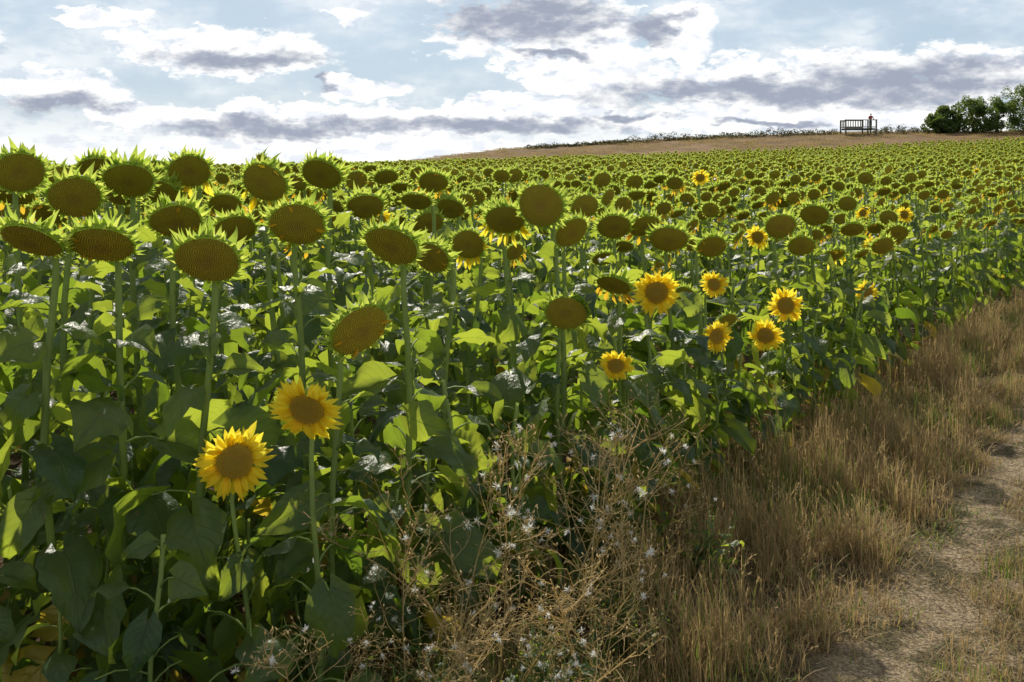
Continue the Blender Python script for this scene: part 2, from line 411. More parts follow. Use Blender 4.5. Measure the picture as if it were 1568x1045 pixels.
far=mixc(nt,sstep(nt,noise(nt,pos,.004,3),.45,.55),(0.09,0.12,0.04),(0.28,0.22,0.10))
c=mixc(nt,sstep(nt,sp.outputs[1],180,220),c,far)
p=nd(nt,'ShaderNodeBsdfPrincipled'); nt.links.new(c,p.inputs['Base Color']); p.inputs['Roughness'].default_value=.95
p.inputs['Specular IOR Level'].default_value=.1
b=nd(nt,'ShaderNodeBump'); b.inputs['Distance'].default_value=.06; nt.links.new(mth(nt,'ADD',n1,mth(nt,'MULTIPLY',n3,.4)),b.inputs['Height'])
nt.links.new(b.outputs[0],p.inputs['Normal']); nt.links.new(p.outputs[0],out.inputs[0])
mb.obj('ground',[m])

# ------------------------------------------------------------------ instancing
def scatter(name,objs,pts,rots,scls,idx):
    lib=bpy.data.collections.new(name+'_parts')
    for i,o in enumerate(objs):
        lib.objects.link(o)
    me=bpy.data.meshes.new(name); me.from_pydata(np.asarray(pts).tolist(),[],[])
    a=me.attributes.new('rot','FLOAT_VECTOR','POINT'); a.data.foreach_set('vector',np.asarray(rots,float).ravel())
    a=me.attributes.new('scl','FLOAT_VECTOR','POINT'); a.data.foreach_set('vector',np.asarray(scls,float).ravel())
    a=me.attributes.new('idx','INT','POINT'); a.data.foreach_set('value',np.asarray(idx,int))
    ob=bpy.data.objects.new(name,me); COL.objects.link(ob)
    ng=bpy.data.node_groups.new(name+'_nodes','GeometryNodeTree')
    ng.interface.new_socket('Geometry',in_out='INPUT',socket_type='NodeSocketGeometry')
    ng.interface.new_socket('Geometry',in_out='OUTPUT',socket_type='NodeSocketGeometry')
    gi=ng.nodes.new('NodeGroupInput'); go=ng.nodes.new('NodeGroupOutput')
    ci=ng.nodes.new('GeometryNodeCollectionInfo'); ci.inputs['Collection'].default_value=lib
    ci.inputs['Separate Children'].default_value=True; ci.inputs['Reset Children'].default_value=True
    ip=ng.nodes.new('GeometryNodeInstanceOnPoints'); ip.inputs['Pick Instance'].default_value=True
    def na(n,dt):
        q=ng.nodes.new('GeometryNodeInputNamedAttribute'); q.data_type=dt; q.inputs['Name'].default_value=n
        return [o for o in q.outputs if o.enabled][0]
    er=ng.nodes.new('FunctionNodeEulerToRotation')
    L=ng.links.new
    L(gi.outputs[0],ip.inputs['Points']); L(ci.outputs[0],ip.inputs['Instance'])
    L(na('idx','INT'),ip.inputs['Instance Index']); L(na('rot','FLOAT_VECTOR'),er.inputs[0])
    L(er.outputs[0],ip.inputs['Rotation']); L(na('scl','FLOAT_VECTOR'),ip.inputs['Scale'])
    L(ip.outputs[0],go.inputs[0])
    md=ob.modifiers.new('instances','NODES'); md.node_group=ng
    return ob

# ------------------------------------------------------------------ individually placed sunflowers
# (x, y, z of the flower head, disc radius, yaw, downward pitch, kind)
H=[(-1.545,3.2,1.67,.098,.1,.62,'s'),(-1.36,3.3,1.65,.098,.25,.72,'s'),(-1.01,3.3,1.60,.105,.05,.55,'s'),
(-.82,3.8,1.69,.098,.1,.62,'s'),(-.52,3.4,1.35,.105,.2,.42,'s'),(-.447,3.7,1.615,.104,-.35,.55,'s'),
(-.358,4.4,1.51,.088,-.4,.5,'s'),(-1.756,4.0,1.787,.102,.25,.6,'s'),(-1.656,4.3,1.852,.108,.1,.65,'s'),
(-1.62,5.0,1.89,.10,.2,.4,'w'),(-1.094,4.4,1.842,.10,-.45,.35,'w'),(-.92,4.8,1.875,.10,-.2,.6,'s'),
(-2.128,4.3,1.886,.10,.4,.4,'s'),(-1.75,5.0,1.775,.10,-.2,.5,'s'),(-1.349,4.0,1.69,.098,.1,.7,'s'),
(-1.28,4.6,1.622,.09,.4,.7,'s'),(-1.527,5.3,1.709,.085,.1,.5,'w'),(-.809,5.5,1.694,.10,.1,.65,'s'),
(.133,4.6,1.734,.105,-.45,.35,'s'),(-.036,5.0,1.647,.095,.1,.65,'w'),(.298,5.0,1.582,.095,.5,.45,'s'),
(-.233,5.3,1.50,.088,0,.3,'w'),(.594,5.8,1.565,.095,-.1,.6,'s'),(.784,5.9,1.565,.095,.2,.5,'w'),
(.897,5.7,1.50,.10,-.3,.5,'s'),(.25,4.6,1.236,.095,-.1,.30,'s'),(.50,4.9,1.331,.09,-.7,.75,'w'),
(-.533,6.3,1.557,.092,.4,.6,'s'),(-.395,6.4,1.648,.092,.1,.65,'s'),(-.516,6.5,1.815,.092,.0,.6,'w'),
(1.306,6.5,1.395,.092,.1,.7,'s'),(1.996,7.4,1.478,.11,-.2,.45,'s'),(2.21,7.6,1.316,.10,.1,.65,'s'),
(2.578,8.0,1.207,.10,.1,.75,'w'),(3.28,8.8,1.224,.10,.2,.7,'s'),(2.37,7.8,1.54,.11,-.2,.6,'s'),
(2.94,8.6,1.38,.10,.1,.6,'s'),(1.047,6.0,1.132,.075,-.5,.3,'s'),(-2.08,5.0,1.90,.10,.2,.7,'s'),
(3.556,9.2,1.308,.10,.1,.6,'s'),(1.367,6.3,.944,.06,.3,.3,'w'),(-1.95,3.4,1.72,.1,.2,.6,'s'),
(-2.3,3.9,1.70,.1,.1,.6,'s'),
(-.89,3.2,.961,.060,.05,.0,'f'),(-.65,3.15,1.14,.056,-.10,.22,'f'),(.769,5.3,1.246,.064,.1,.0,'f'),
(1.257,6.2,1.184,.045,.3,.0,'f'),(1.87,6.8,.972,.064,.1,.0,'f'),(1.655,6.5,.817,.056,-.1,-.05,'f'),
(1.211,5.9,.913,.053,.5,.0,'f'),(.511,4.9,.935,.041,.1,-.05,'f'),(2.957,8.3,.882,.05,-.2,.0,'f'),
(2.08,11.,1.81,.05,.1,.1,'f')]
heroxy=[]
rv=np.random.default_rng(3)
for i,(X,Y,Z,Rr,yaw,pit,kd) in enumerate(H):
    off=.13 if kd!='f' else .07
    if kd!='f': pit+=.12+rv.normal(0,.10); yaw+=rv.normal(0,.15)
    bx,by=X-math.sin(yaw)*off,Y+math.cos(yaw)*off
    g=float(hz(bx,by)); heroxy.append((bx,by))
    mb=sunflower(1000+i,Z-g,Rr,yaw,pit,kd,0 if Y<7 else 1,(20 if Y<4.2 else 16) if Z>1.2 else 11,zmax=.92 if kd!='f' else .76)
    o=mb.obj('sunflower',SF_MATS); o.location=(bx,by,g)
heroxy=np.array(heroxy)
print('heroes',time.time()-T0)
# ------------------------------------------------------------------ the crop
rg=np.random.default_rng(77)
def variants(prefix,n,lod,kinds,hr,nleaf,zmin=.1,head=True):
    out=[]
    for i in range(n):
        h=rg.uniform(*hr)
        kd=kinds[i%len(kinds)]
        mb=sunflower(int(rg.integers(1e6)),h,rg.uniform(.078,.108) if kd!='f' else .056,0,rg.uniform(.35,1.05) if kd!='f' else .1,kd,lod,nleaf,head,zmin=zmin)
        out.append(mb.obj(prefix+'_%02d'%i,SF_MATS,link=False))
    return out
nearv=variants('sf_a',10,1,['s','s','w','s','s'],(1.55,1.74),14)+variants('sf_b',2,1,['f'],(1.5,1.6),14)+variants('sf_c',5,1,['s'],(1.0,1.25),15,.1,False)
BS,BE=2.0,2.2
patches=[]
for q in range(9):
    mb=MB()
    for r in range(4):
        for k in range(4):
            if rg.random()<.10: continue
            s_=(k-1.5)*.5+rg.uniform(-.17,.17); e_=(r-1.5)*.55+rg.normal(0,.08)
            kd='f' if rg.random()<.025 else ('w' if rg.random()<.12 else 's')
            sf=sunflower(int(rg.integers(1e6)),rg.uniform(1.36,1.82),rg.uniform(.080,.112) if kd!='f' else .055,rg.normal(.05,.4),rg.uniform(.3,1.0) if kd!='f' else .1,kd,2,10,True,.45)
            mb.merge(sf,1.0,(ux*s_+uy*e_,uy*s_-ux*e_,0))
    patches.append(mb.obj('blk_%02d'%q,SF_MATS,link=False))
pts=[];rots=[];scl=[];idx=[]
YN=17.0
def cellcentre(s,e):
    ci=math.floor(s/BS); cj=math.floor(-e/BE); return from_se((ci+.5)*BS,-(cj+.5)*BE)
e_=-.18
while e_>-60:
    sstp=.38
    n=int(100/sstp)
    ss=-50+np.arange(n)*sstp+rg.uniform(-.12,.12,n)+rg.uniform(0,.3)
    ee=e_+rg.normal(0,.07,n)
    X,Y=from_se(ss,ee)
    ok=(Y>2.9)&(Y<YN+3)&(X>-.72*Y-2.5)&(rg.random(n)<.92)
    for x,y,s_,q in zip(X[ok],Y[ok],ss[ok],ee[ok]):
        if cellcentre(s_,q)[1]>=YN: continue
        dm=np.min((heroxy[:,0]-x)**2+(heroxy[:,1]-y)**2)
        headless=False
        if y<5.7 or (y<8.5 and dm<.3**2):
            if dm<.15**2 or y<3.3: continue
            headless=True
        f=np.interp(-q,[0,.5,1.5,3],[.76,.86,.95,1.0])
        sc=f*rg.uniform(.86,1.08)
        if x<-1 and y<16: sc*=1.05
        if headless: k=12+int(rg.integers(5)); sc=rg.uniform(.8,1.15)*(1 if y>4 else .85)
        else: k=int(rg.integers(10)) if rg.random()>.03 else 10+int(rg.integers(2))
        pts.append((x,y,float(hz(x,y)))); rots.append((rg.normal(0,.04),rg.normal(0,.04),rg.normal(0.1,.4) if not headless else rg.uniform(0,6.28)))
        scl.append((sc,sc,sc)); idx.append(k)
    e_-=.56
# young plants that fill the front of the crop
for x,y in [(-1.75,3.35),(-1.2,3.45),(-1.5,3.7),(-.95,3.6),(-.7,3.75),(-.3,4.0),(0,4.35),(-1.9,3.8),(-1.15,4.1),(-.6,4.2),(.3,4.95),(.7,5.5),(1.1,5.9),(-2.2,3.5),(.1,4.8),(1.5,6.5),(-1.42,3.15),(-1.1,3.1),(-.75,3.45),(-1.3,3.6),(-.15,4.2),(.5,5.15),(-.45,3.75)]:
    sc=rg.uniform(.6,.9); pts.append((x,y,float(hz(x,y)))); rots.append((0,0,rg.uniform(0,6.28))); scl.append((sc,sc,sc)); idx.append(12+int(rg.integers(5)))
scatter('sunflower_crop',nearv,pts,rots,scl,idx)
n1_=len(pts)
pts=[];rots=[];scl=[];idx=[]
for ci in range(-60,90):
    for cj in range(0,70):
        x,y=from_se((ci+.5)*BS,-(cj+.5)*BE)
        if not(YN<=y<84+1.5*math.sin(x*.2)) or x<-.74*y-3 or x>.62*y+5: continue
        g=float(hz(x,y)); gxx=(float(hz(x+1,y))-float(hz(x-1,y)))/2; gyy=(float(hz(x,y+1))-float(hz(x,y-1)))/2
        pts.append((x,y,g)); rots.append((math.atan(gyy),-math.atan(gxx),0)); q=rg.uniform(.92,1.07); scl.append((1,1,q)); idx.append(int(rg.integers(9)))
scatter('sunflower_field',patches,pts,rots,scl,idx)
print('crop',n1_,len(pts),time.time()-T0)

# ------------------------------------------------------------------ grass
def tuft(rg,n,spread,h0,h1,w,bend,mat,seedheads=0,flat=0.0,mix=0.0):
    mb=MB()
    ns=5; t=np.linspace(0,1,ns)
    for i in range(n):
        a=rg.uniform(0,6.28); r=spread*math.sqrt(rg.random())
        fall=1-.5*(r/spread)
        h=rg.uniform(h0,h1)*fall; b=rg.uniform(.1,1)*bend; az=rg.uniform(0,6.28)
        th=np.clip(flat+rg.normal(0,.25)+b*t**1.3,-.3,1.9)
        st=h/(ns-1)
        rr=np.concatenate([[0],np.cumsum(np.sin(th[:-1])*st)]); zz=np.concatenate([[0],np.cumsum(np.cos(th[:-1])*st)])
        wd=w*(1-t**1.6)*rg.uniform(.6,1.2)+.0004
        sh=i<seedheads
        if sh: wd=np.full(ns,.0011)
        V=np.zeros((ns,2,3))
        for c,j in enumerate((-1,1)):
            V[:,c,0]=rr*math.cos(az)-j*wd*math.sin(az); V[:,c,1]=rr*math.sin(az)+j*wd*math.cos(az); V[:,c,2]=zz
        V[:,:,0]+=r*math.cos(a); V[:,:,1]+=r*math.sin(a)
        tt=rg.random(); mm=mat if rg.random()>=mix else 1-mat
        mb.add(V.reshape(-1,3),grid_f(ns,2),mm,None,tt)
        if sh:
            e=V[-1].mean(0); dr=e-V[-2].mean(0); dr/=np.linalg.norm(dr)
            for q in range(7):
                c=e-dr*h*.2*q/7; o=rg.normal(0,1,3); o-=dr*o.dot(dr); o/=np.linalg.norm(o)
                tip=c+dr*.018+o*.009; s2=np.cross(dr,o)*.003
                mb.add([c,(c+tip)/2+s2,tip,(c+tip)/2-s2],[(0,1,2,3)],mat,None,min(1,tt+.2))
    return mb
rg=np.random.default_rng(11)
GM=[M_dry,M_green]
gl=[]
for i in range(5): gl.append(tuft(rg,100,.15,.10,.44,.0024,1.5,0,14,0,.12).obj('g_a%d'%i,GM,link=False))
for i in range(4): gl.append(tuft(rg,100,.15,.08,.28,.0032,1.4,1,3,0,.35).obj('g_b%d'%i,GM,link=False))
for i in range(4): gl.append(tuft(rg,120,.22,.03,.10,.0021,1.2,0,0,.8,.12).obj('g_c%d'%i,GM,link=False))
for i in range(3): gl.append(tuft(rg,80,.18,.02,.07,.0024,1.0,1,0,.3,.4).obj('g_d%d'%i,GM,link=False))
P_=[];R_=[];S_=[];I_=[]
def addg(x,y,k,s,sz=None):
    P_.append((x,y,float(hz(x,y))-.006)); R_.append((0,0,rg.uniform(0,6.28))); S_.append((s,s,sz or s)); I_.append(k)
def pn(x,y,f=1.0,p=0.0): return math.sin(x*2.1*f+p)*math.cos(y*1.7*f+1+p)+.5*math.sin(x*4.3*f-y*3.1*f+p)
for (s0,s1,num) in ((-3,7,660),(7,22,620),(22,70,600)):
    for _ in range(num):
        s=rg.uniform(s0,s1); e_=rg.normal(.50,.42)
        if not -.35<e_<1.3: continue
        x,y=from_se(s,e_)
        if y<1.6: continue
        gap=pn(x,y,2.2,.7)
        if gap<-.35 and rg.random()<.75: continue
        v=pn(x,y)+rg.normal(0,.35)
        big=1.0 if s<7 else (1.15 if s<22 else 1.8)
        hgt=np.interp(e_,[-.3,.2,.7,1.0,1.3],[.6,1.05,1.0,.55,.3])*rg.uniform(.4,1.4)*(1.25 if gap>.3 else .85)
        if v>.25 or (s<1.6 and e_<.7 and rg.random()<.5): k=5+int(rg.integers(4))
        else: k=int(rg.integers(5))
        addg(x,y,k,big**.5,hgt*big**.3)
for (s0,s1,num) in ((-3,6,1500),(6,20,1100)):
    for _ in range(num):
        s=rg.uniform(s0,s1); e_=rg.uniform(.85,5.0)
        x,y=from_se(s,e_)
        if y<1.5 or x>.6*y+1.5: continue
        v=pn(x,y,1.7,2.)+rg.normal(0,.25)
        if v<-.1: continue
        gk=v>.95
        addg(x,y,13+int(rg.integers(3)) if gk else 9+int(rg.integers(4)),rg.uniform(.6,1.2)*(1 if s<6 else 1.4),rg.uniform(.6,1.6)*(1.8 if v>.6 else 1))
scatter('verge_grass',gl,P_,R_,S_,I_)
st=[tuft(rg,80,1.1,.25,.6,.018,.8,0,0,0,.12).obj('h_a%d'%i,GM,link=False) for i in range(3)]+[tuft(rg,70,1.0,.2,.5,.02,.9,1,0,0,.4).obj('h_b0',GM,link=False)]
P_=[];R_=[];S_=[];I_=[]
for _ in range(2600):
    y=rg.uniform(85,124); x=rg.uniform(-28,90)
    v=pn(x*.12,y*.2)+rg.normal(0,.3)
    if v<-.7: continue
    addg(x,y,3 if (v>1.2) else int(rg.integers(3)),1.0,rg.uniform(.35,.85)*(.7 if v<0 else 1))
scatter('dry_hillside_grass',st,P_,R_,S_,I_)

# ------------------------------------------------------------------ dead leaves on the soil
dl=[]
for i in range(5):
    mb=MB(); V,F,uv=leaf(rg,.14,.055,.5,rg.uniform(1,2.4),.5,.08,6,4,rg.normal(0,.5)); mb.add(V,F,0,uv,rg.random())
    dl.append(mb.obj('d_%d'%i,[M_dead],link=False))
P_=[];R_=[];S_=[];I_=[]
for _ in range(2200):
    s=rg.uniform(-7,9); e_=-abs(rg.normal(0,1.3))+.15
    x,y=from_se(s,e_)
    if y<2: continue
    P_.append((x,y,float(hz(x,y))+.01)); R_.append((rg.normal(0,.5),rg.normal(0,.5),rg.uniform(0,6.28))); q=rg.uniform(.5,1.2); S_.append((q,q,q)); I_.append(int(rg.integers(5)))
scatter('fallen_leaves',dl,P_,R_,S_,I_)

# ------------------------------------------------------------------ dry branching weeds
def weed(seed,h):
    rg=np.random.default_rng(seed); mb=MB()
    def branch(p,d,L,r,dep):
        pts=[p]; dd=d.copy()
        for i in range(4):
            dd=dd+rg.normal(0,.2,3); dd[2]+=.04; dd/=np.linalg.norm(dd); pts.append(pts[-1]+dd*L/4)
        V,F,uv=tube(pts,np.linspace(r,r*.6,5),4 if dep==0 else 3); mb.add(V,F,0,uv,rg.random())
        if dep>=3 or L<.05:
            e=pts[-1]
            a=np.array([[1,0,0],[-.5,.87,0],[-.5,-.87,0]])*.0055
            V=np.vstack([e-dd*.002,e+dd*.008+a,e+dd*.021]); mb.add(V,[(0,2,1),(0,3,2),(0,1,3),(1,2,4),(2,3,4),(3,1,4)],0,None,rg.uniform(.3,1))
            if rg.random()<.05:
                for q in range(26):
                    o=rg.normal(0,1,3)+dd*.6; o/=np.linalg.norm(o); s=np.cross(o,dd)+1e-3; s/=np.linalg.norm(s)
                    c=e+dd*.016; k=rg.uniform(.7,1.6); mb.add([c,c+o*.009*k+s*.002,c+o*.018*k,c+o*.009*k-s*.002],[(0,1,2,3)],1)
            return
        nb=(12,4,3)[dep]
        for i in range(nb):
            f=(.22 if dep==0 else .3)+(.76 if dep==0 else .68)*(i+rg.random()*.6)/nb
            k=min(int(f*4),3); q=pts[k]+(pts[k+1]-pts[k])*(f*4-k)
            a=rg.uniform(0,6.28); o=np.array([math.cos(a),math.sin(a),0]); nd_=dd*.75+o*rg.uniform(.6,1.2); nd_/=np.linalg.norm(nd_)
            branch(q,nd_,L*rg.uniform(.25,.5)*(1-.35*f if dep==0 else 1),r*.6,dep+1)
    a=rg.uniform(0,6.28)
    branch(np.zeros(3),np.array([math.cos(a)*.3,math.sin(a)*.3,1.0]),h,.0045,0)
    return mb
W=[(-.62,3.12,.72),(-.35,3.2,.8),(-.1,3.25,.85),(.08,3.45,.9),(.3,3.75,.92),(-.28,3.0,.6),(.05,3.05,.65),(.35,3.4,.7),(.5,4.2,.8),(-.5,2.95,.55),
   (-.05,3.6,.92),(.18,3.9,1.0),(.7,4.7,.65),(-.2,3.15,.75),(-.15,3.45,.88),(.2,3.2,.65),(.0,3.0,.55),(.12,3.6,.92),(-.38,3.08,.65),(.4,3.9,.75),(.25,3.5,.8)]
wm=[weed(500+i,1.0).mesh('dry_weed',[M_weed,M_fluff]) for i in range(7)]
for i,(x,y,h) in enumerate(W):
    o=bpy.data.objects.new('dry_weed',wm[i%7]); COL.objects.link(o)
    o.location=(x,y,float(hz(x,y))); o.rotation_euler=(0,0,i*1.7); o.scale=(h*.95,h*.95,h)
def greenweed(seed):
    rg=np.random.default_rng(seed); mb=MB()
    for k in range(7):
        h=rg.uniform(.12,.36); a=rg.uniform(0,6.28); dx=np.array([math.cos(a),math.sin(a),0])*.14*rg.random()
        tip=dx*1.8+[0,0,h]; pts=[dx*0.3,(dx+tip)/2+[0,0,.02],tip]
        V,F,uv=tube(pts,[.003,.0025,.0015],4); mb.add(V,F,0,uv)
        for i in range(13):
            f=.1+.9*i/12; p=pts[0]*(1-f)+tip*f; L=.11*(1.15-f)*rg.uniform(.7,1.2)
            V,F,uv=leaf(rg,L,L*.22,rg.uniform(.1,.8),.9,.3,.12,6,2)
            mb.add(rotz(V,i*2.4+rg.normal(0,.3))+p,F,1,uv,rg.uniform(.5,.9))
    return mb.mesh('green_weed',[M_stem,M_leaf])
gm=[greenweed(i) for i in range(4)]
for i,(x,y) in enumerate([(-.35,3.0),(-.2,3.1),(-.05,2.95),(.06,3.05),(-.45,3.15),(-.12,2.85),(-.55,3.0),(.1,3.25),(.9,4.6),(-.3,2.85),(.25,3.6),(-.25,2.95),(0,2.85),(.3,4.2),(-.65,3.3),(.6,4.9),(1.1,5.4),
     (-.1,3.15),(-.3,3.25),(.15,3.05),(-.4,2.95),(-.0,3.35),(.2,3.4),(.45,3.9)]):
    o=bpy.data.objects.new('green_weed',gm[i%4]); COL.objects.link(o); o.location=(x,y,float(hz(x,y))); o.rotation_euler=(0,0,i*2.1)
    q=.8+.6*((i*37)%10)/10; o.scale=(q,q,q)
print('plants',time.time()-T0)
# ------------------------------------------------------------------ trees and hedge on the ridge
def leafcloud(mb,rg,c,r,n,size,mat):
    d=rg.normal(0,1,(n,3)); d/=np.linalg.norm(d,axis=1)[:,None]; rad=rg.uniform(.55,1.08,n)[:,None]
    P=np.asarray(c)+d*rad*np.asarray(r)
    A=rg.normal(0,1,(n,3)); A/=np.linalg.norm(A,axis=1)[:,None]; B=np.cross(A,rg.normal(0,1,(n,3))); B/=np.linalg.norm(B,axis=1)[:,None]
    s=size*rg.uniform(.6,1.3,n)[:,None]
    V=np.stack([P-A*s,P+B*s*.5,P+A*s,P-B*s*.5],1).reshape(-1,3)
    F=(np.arange(n)[:,None]*4+np.arange(4)).tolist()
    mb.add(V,F,mat,None,np.repeat(np.clip(rg.uniform(0,.7)+rg.normal(0,.15,n),0,1),4))
def tree(seed,x,y,h,w):
    rg=np.random.default_rng(seed); mb=MB()
    V,F,uv=tube([(0,0,-.2),(.1,0,h*.2),(.05,.1,h*.45),(.1,0,h*.75)],[.22,.17,.12,.04],8); mb.add(V,F,0,uv)
    for i in range(46):
        a=i*2.4; f=rg.uniform(.06,1); rr=w*math.sqrt(max(0,1-(f-.4)**2/.40))*rg.uniform(.2,1.0)
        c=np.array([math.cos(a)*rr,math.sin(a)*rr,f*h*.92])
        st_=np.array([.05,0,h*min(f,.6)*.5])
        if i%3==0:
            V,F,uv=tube([st_,(st_+c)/2+[0,0,-.1],c],[.07,.045,.02],5); mb.add(V,F,0,uv)
        leafcloud(mb,rg,c,rg.uniform(.3,.75,3)*w*.38,150,.12,1)
    o=mb.obj('tree',[M_bark,M_tree],smooth=False); o.location=(x,y,float(hz(x,y))-.1)
for i,(x,y,h,w) in enumerate([(50.4,118,2.2,1.6),(52.0,119,3.3,2.1),(54.6,118,4.3,2.6),(57.4,118,4.6,2.8),(60.4,117,6.0,3.2),(64,118,6.2,3.1),(68,119,6,3.2),(73,120,5,3)]): tree(40+i,x,y,h,w)
rg=np.random.default_rng(21); mb=MB()
x=2.0
while x<52:
    hh=rg.uniform(.15,.40)*(1+.7*max(0,math.sin(x*.45)))*np.interp(x,[2,14],[.45,1])
    y=118.5+rg.normal(0,.5)
    if not(38.4<x<42.9): leafcloud(mb,rg,(x,y,float(hz(x,y))+hh*.6),(.6,.5,hh*1.15),80,.10,0)
    x+=rg.uniform(.2,.5)
mb.obj('hedge',[M_hedge],smooth=False)

# ------------------------------------------------------------------ wooden platform with railings
def box(mb,c,s,mat=0,bev=.01):
    x,y,z=[q/2 for q in s]; b=bev
    V=[];
    for sz in (-1,1):
        for (ax,ay) in ((-1,-1),(1,-1),(1,1),(-1,1)):
            V.append((c[0]+ax*(x-b),c[1]+ay*(y-b),c[2]+sz*z))
    for sz in (-1,1):
        for (ax,ay) in ((-1,-1),(1,-1),(1,1),(-1,1)):
            V.append((c[0]+ax*x,c[1]+ay*y,c[2]+sz*(z-b)))
    F=[(3,2,1,0),(4,5,6,7)]
    for i in range(4):
        j=(i+1)%4
        F+= [(i,j,8+j,8+i),(8+i,8+j,12+j,12+i),(12+i,12+j,4+j,4+i)]
    mb.add(V,F,mat)
px,py=40.7,117.0; pz=float(hz(px,py))
plat=bpy.data.objects.new('wooden_viewing_platform',None); COL.objects.link(plat); plat.location=(px,py,pz+.12)
mb=MB()
for i in range(12): box(mb,(0,-.83+i*.151,.60),(3.6,.14,.05))
for yy in (-.75,0,.75): box(mb,(0,yy,.50),(3.38,.08,.14))
mb.obj('deck',[M_wood],False,parent=plat)
mb=MB()
for xx in (-1.78,0.80,1.78):
    for yy in (-.92,.92): box(mb,(xx,yy,.62),(.14,.14,1.85))
mb.obj('posts',[M_wood],False,parent=plat)
mb=MB()
box(mb,(0,-.92,1.59),(3.8,.17,.09)); box(mb,(-.49,.92,1.59),(2.72,.17,.09))
for yy in (-.92,.92): box(mb,(-.49,yy,.76),(2.42,.06,.10))
box(mb,(1.29,-.92,.76),(.82,.06,.10))
box(mb,(-1.78,0,1.44),(.06,1.68,.09)); box(mb,(-1.78,0,.76),(.05,1.68,.08))
mb.obj('rails',[M_wood],False,parent=plat)
mb=MB()
for yy in (-.92,.92):
    for i in range(8): box(mb,(-1.48+i*.29,yy,1.18),(.05,.035,.73))
for i in range(6): box(mb,(-1.78,-.7+i*.28,1.10),(.035,.045,.58))
mb.obj('balusters',[M_wood],False,parent=plat)

# ------------------------------------------------------------------ person leaning on the front rail
M_skin=solid('skin',(0.45,0.26,0.18),(0.55,0.33,0.23),20,.6)
M_top=solid('red_jacket',(0.22,0.03,0.028),(0.30,0.05,0.04),12,.9)
M_trs=solid('dark_trousers',(0.03,0.035,0.05),(0.05,0.055,0.07),12,.9)
M_hair=solid('hair',(0.04,0.025,0.015),(0.08,0.05,0.03),30,.7)
per=bpy.data.objects.new('person',None); COL.objects.link(per)
per.location=(px+1.30,py-.40,pz+.745)
def skin(name,verts,edges,mat,sub=2):
    me=bpy.data.meshes.new(name); me.from_pydata([v[:3] for v in verts],edges,[])
    o=bpy.data.objects.new(name,me); COL.objects.link(o); o.parent=per
    md=o.modifiers.new('skin','SKIN')
    for i,v in enumerate(verts):
        r=v[3] if isinstance(v[3],tuple) else (v[3],v[3])
        me.skin_vertices[0].data[i].radius=r
        me.skin_vertices[0].data[i].use_root=(i==0)
    md.use_smooth_shade=True
    s=o.modifiers.new('sub','SUBSURF'); s.levels=sub; s.render_levels=sub
    me.materials.append(mat)
    return o
HZ=1.045
skin('trousers',[(0,.06,.93,(.15,.11)),(.09,.05,.86,.095),(.11,.03,.50,.065),(.12,.08,.12,.045),(-.09,.05,.86,.095),(-.12,-.03,.50,.065),(-.13,.0,.12,.045),(0,.05,1.0,(.14,.10))],
     [(0,1),(1,2),(2,3),(0,4),(4,5),(5,6),(0,7)],M_trs)
skin('jacket',[(0,.05,.98,(.16,.12)),(0,.02,1.15,(.165,.12)),(0,-.05,1.34,(.18,.12)),(0,-.08,1.44,(.09,.07)),
     (.19,-.07,1.39,.065),(.28,-.14,1.14,.052),(.20,-.40,HZ,.038),
     (-.19,-.07,1.39,.065),(-.29,-.14,1.14,.052),(-.20,-.40,HZ,.038)],
     [(0,1),(1,2),(2,3),(2,4),(4,5),(5,6),(2,7),(7,8),(8,9)],M_top)
mb=MB()
def ell(c,r,k=14,n=10):
    V=[]
    for i in range(n+1):
        ph=math.pi*i/n
        for j in range(k):
            a=2*math.pi*j/k
            V.append((c[0]+r[0]*math.sin(ph)*math.cos(a),c[1]+r[1]*math.sin(ph)*math.sin(a),c[2]+r[2]*math.cos(ph)))
    F=[(i*k+j,i*k+(j+1)%k,(i+1)*k+(j+1)%k,(i+1)*k+j) for i in range(n) for j in range(k)]
    return np.array(V),F
hc=np.array([0,-.13,1.60])
V,F=tube([(0,-.08,1.42),(0,-.10,1.50),(0,-.12,1.56)],[.058,.052,.05],10)[:2]; mb.add(V,F,0)
V,F=ell(hc,(.078,.098,.118)); V[:,0]*=np.where(V[:,2]<1.57,1-(1.57-V[:,2])*2.2,1); mb.add(V,F,0)
V,F=ell(hc+[0,-.103,-.012],(.012,.018,.024),8,6); mb.add(V,F,0)
for sx in (-1,1):
    V,F=ell(hc+[sx*.080,.005,-.005],(.010,.02,.032),8,6); mb.add(V,F,0)
    V,F=ell(hc+[sx*.030,-.086,.008],(.013,.010,.008),8,6); mb.add(V,F,2)
V,F=ell(hc+[0,-.090,-.055],(.026,.010,.007),8,6); mb.add(V,F,3)
V,F=ell(hc+[0,.018,.022],(.086,.098,.112)); mb.add(V,F,1)
M_eye=solid('eye',(0.02,0.02,0.02),(0.03,0.03,0.03),10,.3); M_lip=solid('lips',(0.35,0.12,0.1),(0.4,0.15,0.12),10,.5)
mb.obj('head',[M_skin,M_hair,M_eye,M_lip],parent=per)
mb=MB()
